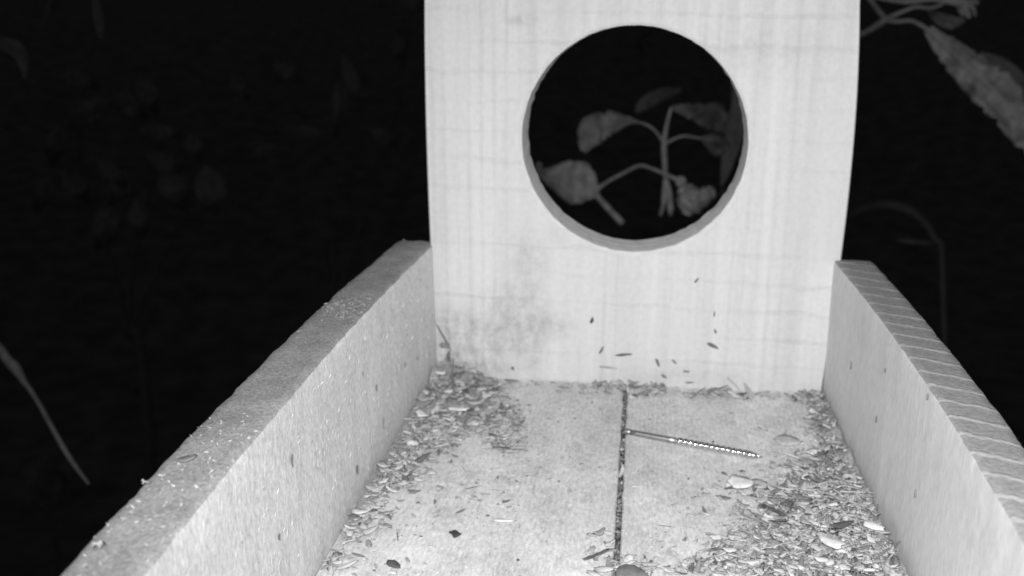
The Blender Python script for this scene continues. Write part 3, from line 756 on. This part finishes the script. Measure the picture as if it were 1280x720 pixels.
def leaf(rib, wl, wr, mat, parent, fold=0.25, wav=0.12, ragged=0.0, n=16, m=8, name='leaf', rad=0.0008):
    """rib: (px, py, y) along the midrib; wl/wr: half-widths in pixels on either side"""
    C = resample([ony(px, py, y) for px, py, y in rib], n)
    A = resample([(a, b, 0) for a, b in zip(wl, wr)], n)
    v = []; uv = []; sd = uni(0, 50)
    for i, c in enumerate(C):
        t = (C[min(i+1, n)]-C[max(i-1, 0)]).normalized(); view = (c-CAM); dist = view.dot(CF); view.normalize()
        s = t.cross(view).normalized(); k = dist/FPX
        for j in range(m+1):
            q = j/m*2-1; w = (A[i].x if q < 0 else A[i].y)*k
            if abs(q) > .6 and ragged: w *= 1-ragged*(0.5+noise.noise((i*1.7+sd, q*2, 1))+(0.9 if noise.noise((i*.9+sd*2, q, 5)) > .25 else 0))
            off = -view*(abs(q)*w*fold*-1) + view*(wav*w*noise.noise((i*.35+sd, q*1.2, 2))*1.6)
            v.append(c+s*(q*w)+off); uv.append((i/n, q))
    f = []; K = len(v)
    v += [p+(p-CAM).normalized()*0.0004 for p in v]; uv += uv          # the leaf's other side
    for i in range(n):
        for j in range(m): p = i*(m+1)+j; f.append((p, p+1, p+m+2, p+m+1)); f.append((K+p, K+p+m+1, K+p+m+2, K+p+1))
    rim = [j for j in range(m+1)] + [i*(m+1)+m for i in range(1, n+1)] + [n*(m+1)+j for j in range(m-1, -1, -1)] + [i*(m+1) for i in range(n-1, 0, -1)]
    for a, b in zip(rim, rim[1:]+rim[:1]): f.append((b, a, K+a, K+b))
    o = link(name, mesh_py(name, v, f, mat, True, uv), parent)
    if rad: tube('midrib', [C[i]-(C[i]-CAM).normalized()*0.0006 for i in range(0, n+1, 2)], [rad*(1.1-0.8*i/n) for i in range(0, n+1, 2)], MRIB if mat is MDEAD else mat, o, n=n, na=6, lump=0)
    return o
MCRISP = mat_leaf('crisp_leaf', 0.36)
MRIB = mat_plain('leaf_rib', 0.36, 0.05)
def PX(lst, y): return [ony(q[0], q[1], q[2] if len(q) > 2 else y) for q in lst]

# shrub seen through the hole
Y = 0.52
sh = empty('shrub', ony(806, 560, Y+.18)); sh.location.z = -1.35
tag(sh, 'thin-stemmed shrub with a few drooping leaves seen through the round hole', 'shrub')
j1 = ony(832, 330, Y)
tube('stem', PX([(832, 224), (831, 205), (830, 180), (833, 158), (839, 134)], Y), [.0028, .0034, .0034, .0026, .0016], MBARK, sh)
leaf([(833, 222, Y), (836, 240, Y), (838, 258, Y-.005), (838, 270, Y)], [2, 4, 4, 2], [2, 4, 4, 2], MDEAD, sh, .4, .4, .15, n=10, m=4, rad=0)
leaf([(831, 224, Y), (831, 240, Y), (829, 256, Y-.005), (825, 270, Y)], [2, 4, 3, 2], [2, 4, 3, 2], MDEAD, sh, .4, .4, .15, n=10, m=4, rad=0)
tube('twig', PX([(778, 279), (762, 262), (745, 241), (757, 229), (780, 216), (800, 207), (818, 212), (834, 219), (850, 226), (856, 232)], Y), [.0042, .0040, .0034, .0024, .0022, .0022, .0020, .0022, .0026, .001], MBARK, sh)
tube('petiole', PX([(800, 153), (812, 158), (822, 167), (830, 180)], Y), [.0012, .0014, .0016, .002], MBARK, sh)
tube('petiole', PX([(830, 181), (840, 175), (855, 170), (875, 173), (895, 178), (911, 190, Y+.18)], Y), [.002, .0017, .0015, .0014, .0013, .0013], MBARK, sh)
leaf([(748, 243, Y), (728, 234, Y), (705, 226, Y-.01), (688, 221, Y-.01), (672, 212, Y)], [4, 30, 28, 16, 2], [4, 26, 20, 11, 4], MDEAD, sh, .25, .35, .10, n=22)
leaf([(676, 212, Y-.012), (673, 208, Y-.012), (676, 203, Y-.012)], [2, 6, 2], [2, 5, 2], MDEAD, sh, .2, .2, n=6, m=4, rad=0)
leaf([(802, 154, Y), (785, 152, Y), (762, 158, Y-.01), (742, 170, Y-.015), (730, 190, Y-.02)], [1, 8, 24, 27, 6], [1, 5, 12, 15, 4], MLEAF, sh, .3, .35, .22, n=22)
leaf([(838, 134, Y+.05), (858, 136, Y+.05), (880, 142, Y+.05), (900, 152, Y+.06), (914, 168, Y+.07)], [2, 12, 17, 18, 6], [2, 8, 16, 24, 8], MLEAFD, sh, .2, .45, .25, n=22)
leaf([(875, 172, Y+.04), (890, 178, Y+.04), (903, 188, Y+.04), (908, 200, Y+.05)], [2, 10, 12, 3], [2, 12, 12, 3], MLEAFD, sh, .2, .3)
leaf([(916, 100, Y+.06), (922, 125, Y+.06), (920, 160, Y+.05), (913, 195, Y+.04), (902, 232, Y+.03)], [2, 8, 11, 11, 2], [2, 8, 11, 8, 2], MLEAFD, sh, .2, .2)
leaf([(852, 228, Y), (856, 240, Y-.01), (860, 252, Y-.015), (856, 268, Y-.01)], [3, 14, 17, 5], [5, 20, 30, 10], MCRISP, sh, .45, .6, .35, n=22, m=10)
leaf([(862, 256, Y-.01), (875, 248, Y-.02), (886, 240, Y-.02), (891, 233, Y-.01)], [9, 15, 13, 5], [8, 13, 11, 4], MCRISP, sh, .5, .7, .35, n=22, m=10)
leaf([(846, 222, Y-.01), (851, 226, Y-.01), (857, 230, Y-.01)], [2, 8, 3], [2, 7, 3], MDEAD, sh, .3, .5, n=6, m=4, rad=0)
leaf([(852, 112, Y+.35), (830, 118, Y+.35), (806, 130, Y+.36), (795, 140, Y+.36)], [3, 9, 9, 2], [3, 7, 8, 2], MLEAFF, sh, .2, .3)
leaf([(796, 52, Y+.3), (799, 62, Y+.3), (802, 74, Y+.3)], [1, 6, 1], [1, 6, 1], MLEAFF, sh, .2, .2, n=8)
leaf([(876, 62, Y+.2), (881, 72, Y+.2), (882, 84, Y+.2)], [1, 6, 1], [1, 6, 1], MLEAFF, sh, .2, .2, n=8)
tube('stem', [Vector((sh.location.x, Y+.18, -1.38)), Vector((sh.location.x+.02, Y+.18, -.7)), Vector((j1.x+.03, Y+.18, j1.z-.25)), *PX([(880, 300), (905, 235), (920, 160), (918, 90), (880, 40), (835, 20)], Y+.18)], [.008, .007, .005, .004, .0034, .003, .0026, .002, .0015], MBARKF, sh)
tube('twig', PX([(918, 90, Y+.18), (878, 108, Y+.3), (852, 112, Y+.35)], Y), [.002, .0016, .001], MBARKF, sh)
tube('twig', PX([(835, 20, Y+.18), (812, 40, Y+.26), (796, 52, Y+.3)], Y), [.0015, .0012, .001], MBARKF, sh)

# sapling whose withered leaf hangs in beside the panel
Y = 0.55
sp = empty('sapling', (0.95, Y+.05, -1.35)); tag(sp, 'bent sapling with a long ragged withered leaf hanging outside the smooth side board', 'sapling')
node = ony(1107, 24, Y)
top = ony(1085, -90, Y+.02)
tube('stem', [Vector((.95, Y+.05, -1.38)), Vector((.93, Y+.05, -.5)), Vector((.82, Y+.04, .05)), Vector((.62, Y+.03, .27)), ony(1190, -110, Y+.02), top, ony(1082, -20, Y), ony(1092, 5, Y), node], [.014, .012, .010, .008, .006, .005, .0040, .0030, .0036], MBARK, sp)
tube('twig', [node, *PX([(1090, 36), (1070, 46), (1050, 56), (1030, 66)], Y)], [.0042, .0036, .003, .0026, .002], MBARK, sp)
tube('twig', [node, *PX([(1125, 16), (1145, 9), (1162, 10), (1180, 4), (1200, -12)], Y)], [.0036, .0026, .0022, .0022, .002, .0018], MBARK, sp)
tube('petiole', [node, *PX([(1120, 27), (1138, 26), (1152, 32), (1166, 42)], Y)], [.0036, .0026, .0024, .0026, .003], MBARK, sp)
leaf([(1160, 36, Y), (1183, 58, Y-.01), (1208, 82, Y-.03), (1238, 108, Y-.04), (1262, 136, Y-.05), (1290, 175, Y-.05), (1312, 218, Y-.04)], [7, 17, 23, 28, 26, 20, 3], [6, 15, 22, 28, 26, 20, 3], MDEAD, sp, .4, .4, .2, n=40, m=14, rad=.0018)
leaf([(1160, 10, Y+.02), (1172, 22, Y+.03), (1190, 28, Y+.03), (1206, 24, Y+.03)], [2, 7, 10, 4], [2, 8, 9, 3], MLEAFD, sp, .3, .4, .2)
leaf([(1195, 5, Y-.01), (1204, 10, Y-.02), (1210, 17, Y-.02), (1211, 23, Y-.02)], [4, 8, 7, 2], [4, 7, 5, 2], MDEAD, sp, .4, .6, .4, n=12)
leaf([(1208, 2, Y-.01), (1214, 6, Y-.02), (1218, 14, Y-.02), (1219, 21, Y-.02)], [3, 5, 4, 1], [3, 5, 3, 1], MDEAD, sp, .4, .6, .4, n=12)
leaf([(1085, -4, Y), (1130, 2, Y), (1165, -1, Y-.01), (1200, 3, Y-.02), (1224, 2, Y-.02)], [1, 3, 3, 4, 3], [1, 3, 4, 5, 3], MDEAD, sp, .3, .3)
leaf([(1225, 66, Y+.14), (1250, 82, Y+.14), (1275, 108, Y+.14), (1300, 150, Y+.14)], [2, 12, 16, 8], [2, 10, 12, 6], MLEAFD, sp, .2, .3)
tube('petiole', PX([(1190, 28, Y+.03), (1208, 46, Y+.09), (1225, 66, Y+.14)], Y), [.0016, .0014, .0012], MBARKF, sp)

# faint bowed stem low outside the smooth board
wd = empty('weed_stem', (ony(1176, 420, 1.0).x, 1.0, -1.35)); tag(wd, 'faint bowed stem curving over in the dark outside the smooth side board', 'stem')
tube('stem', [Vector((wd.location.x+.02, 1.0, -1.37)), Vector((wd.location.x+.03, 1.0, -.6)), *PX([(1178, 345), (1168, 298), (1145, 268), (1110, 256), (1078, 262), (1062, 272)], 1.0)], [.006, .0055, .005, .006, .008, .009, .009, .004], MBARKF, wd)
leaf([(1120, 300, 1.05), (1140, 302, 1.05), (1165, 304, 1.03)], [1, 3, 1], [1, 3, 1], MLEAFF, wd, .2, .2)

# bare twig on the other side
tw = empty('bare_twig', (ony(-260, 500, .3).x, .3, -1.35)); tag(tw, 'thin bare twig with a swollen bud drooping in the dark beside the rough board', 'twig')
tube('stem', [Vector((tw.location.x, .3, -1.37)), Vector((tw.location.x, .3, -.4)), ony(-230, 420, .28), ony(-150, 330, .24), ony(-70, 360, .22), *PX([(-12, 420), (28, 474), (46, 500), (66, 536), (88, 574), (111, 605)], .22)], [.006, .005, .004, .0034, .003, .0026, .0022, .0020, .0022, .0022, .0010], MBARK, tw)
tube('bud', PX([(34, 483), (20, 462), (10, 450), (2, 438), (-12, 420)], .22), [.0022, .0042, .0045, .0034, .0022], MBARK, tw, lump=.35)

# dim bushes far out
def bush(name, label, Y, base_px, leaves, stems, mat=MLEAFF):
    b = empty(name, ony(base_px[0], base_px[1], Y)); b.location.z = -1.35; tag(b, label, 'bush')
    hub = ony(base_px[0], base_px[1], Y)
    tube('trunk', [Vector((hub.x, Y, -1.4)), Vector((hub.x+.03, Y, -.7)), hub], [.02, .016, .010], MBARKF, b)
    for s in stems: tube('branch', [hub]+PX(s, Y), [.010]+[.007-.004*i/len(s) for i in range(len(s))], MBARKF, b)
    for (px, py, ln, w, ang) in leaves:
        ln *= 1.35; w *= 1.15
        dx, dy = math.cos(ang)*ln/2, math.sin(ang)*ln/2; q = uni(-.1, .1)
        leaf([(px-dx, py-dy, Y+q), (px-dx*.3, py-dy*.3+uni(-2, 2), Y+q-.02), (px+dx*.4, py+dy*.4, Y+q-.03), (px+dx, py+dy, Y+q+.01)], [1, w*.5, w*.42, 1], [1, w*.5, w*.4, 1], mat, b, .25, .2, n=10, m=6, rad=.0012)
    return b
L1 = [(264, 237, 48, 34, 1.35), (218, 232, 50, 34, 1.2), (175, 272, 40, 24, 1.5), (132, 284, 48, 28, 1.9), (205, 205, 36, 20, .4), (150, 235, 40, 24, 2.2), (140, 215, 40, 18, .8),
      (95, 232, 38, 22, .9), (55, 240, 44, 20, 2.0), (110, 140, 50, 26, 2.6), (160, 130, 46, 24, .6), (185, 118, 40, 22, 1.1), (100, 100, 40, 20, .3), (200, 165, 44, 18, .1), (70, 180, 40, 20, 1.8), (240, 180, 34, 18, 1.0)]
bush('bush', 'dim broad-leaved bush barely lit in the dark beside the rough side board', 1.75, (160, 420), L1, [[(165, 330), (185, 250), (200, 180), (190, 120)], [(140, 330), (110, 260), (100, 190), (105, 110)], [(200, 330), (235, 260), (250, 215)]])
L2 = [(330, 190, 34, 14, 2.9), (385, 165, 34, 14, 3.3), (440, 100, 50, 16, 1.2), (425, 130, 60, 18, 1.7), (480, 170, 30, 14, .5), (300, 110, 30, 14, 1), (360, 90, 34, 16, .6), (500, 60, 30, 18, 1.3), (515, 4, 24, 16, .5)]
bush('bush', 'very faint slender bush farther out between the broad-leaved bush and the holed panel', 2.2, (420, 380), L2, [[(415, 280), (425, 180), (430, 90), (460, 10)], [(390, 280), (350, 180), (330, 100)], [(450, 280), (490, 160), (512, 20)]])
# two leaf tips hanging in at the top corner
hb = empty('hanging_branch', ony(-160, 420, .6)); hb.location.z = -1.35; tag(hb, 'drooping branch with a pale curled leaf tip high above the bare twig', 'branch')
tube('stem', [Vector((hb.location.x, .6, -1.38)), Vector((hb.location.x, .6, -.3)), *PX([(-150, 100), (-90, -20), (-40, 10), (-20, 38)], .6)], [.012, .010, .007, .005, .003, .0016], MBARK, hb)
leaf([(-20, 40, .6), (4, 52, .6), (22, 60, .59), (30, 76, .57), (31, 98, .56)], [2, 10, 12, 8, 1], [2, 6, 7, 5, 1], MLEAF, hb, .3, .3)
tube('twig', PX([(-90, -20), (0, -70), (90, -50), (118, -10)], .6), [.004, .003, .002, .0012], MBARK, hb)
leaf([(118, -12, .6), (122, 15, .6), (125, 36, .6), (126, 48, .59)], [1, 6, 5, 1], [1, 5, 4, 1], MLEAFD, hb, .3, .3, n=10)
leaf([(50, -66, .6), (70, -25, .62), (60, 20, .64), (52, 35, .64)], [1, 6, 4, 1], [1, 5, 3, 1], MLEAFD, hb, .3, .3, n=10)
# leaf low on that side
lw = empty('low_plant', ony(60, 660, 1.3)); lw.location.z = -1.35; tag(lw, 'low plant with one broad dim leaf below the bare twig', 'plant')
tube('stem', [Vector((lw.location.x, 1.3, -1.38)), *PX([(70, 690), (62, 640)], 1.3)], [.006, .004, .002], MBARKF, lw)
leaf([(62, 640, 1.3), (58, 615, 1.29), (54, 590, 1.28), (60, 570, 1.28)], [4, 24, 22, 3], [4, 22, 22, 3], MLEAFF, lw, .2, .2, n=10)
tube('twig', PX([(70, 690), (95, 580), (105, 545), (130, 535), (165, 532)], 1.3), [.003, .0025, .002, .002, .001], MBARKF, lw)
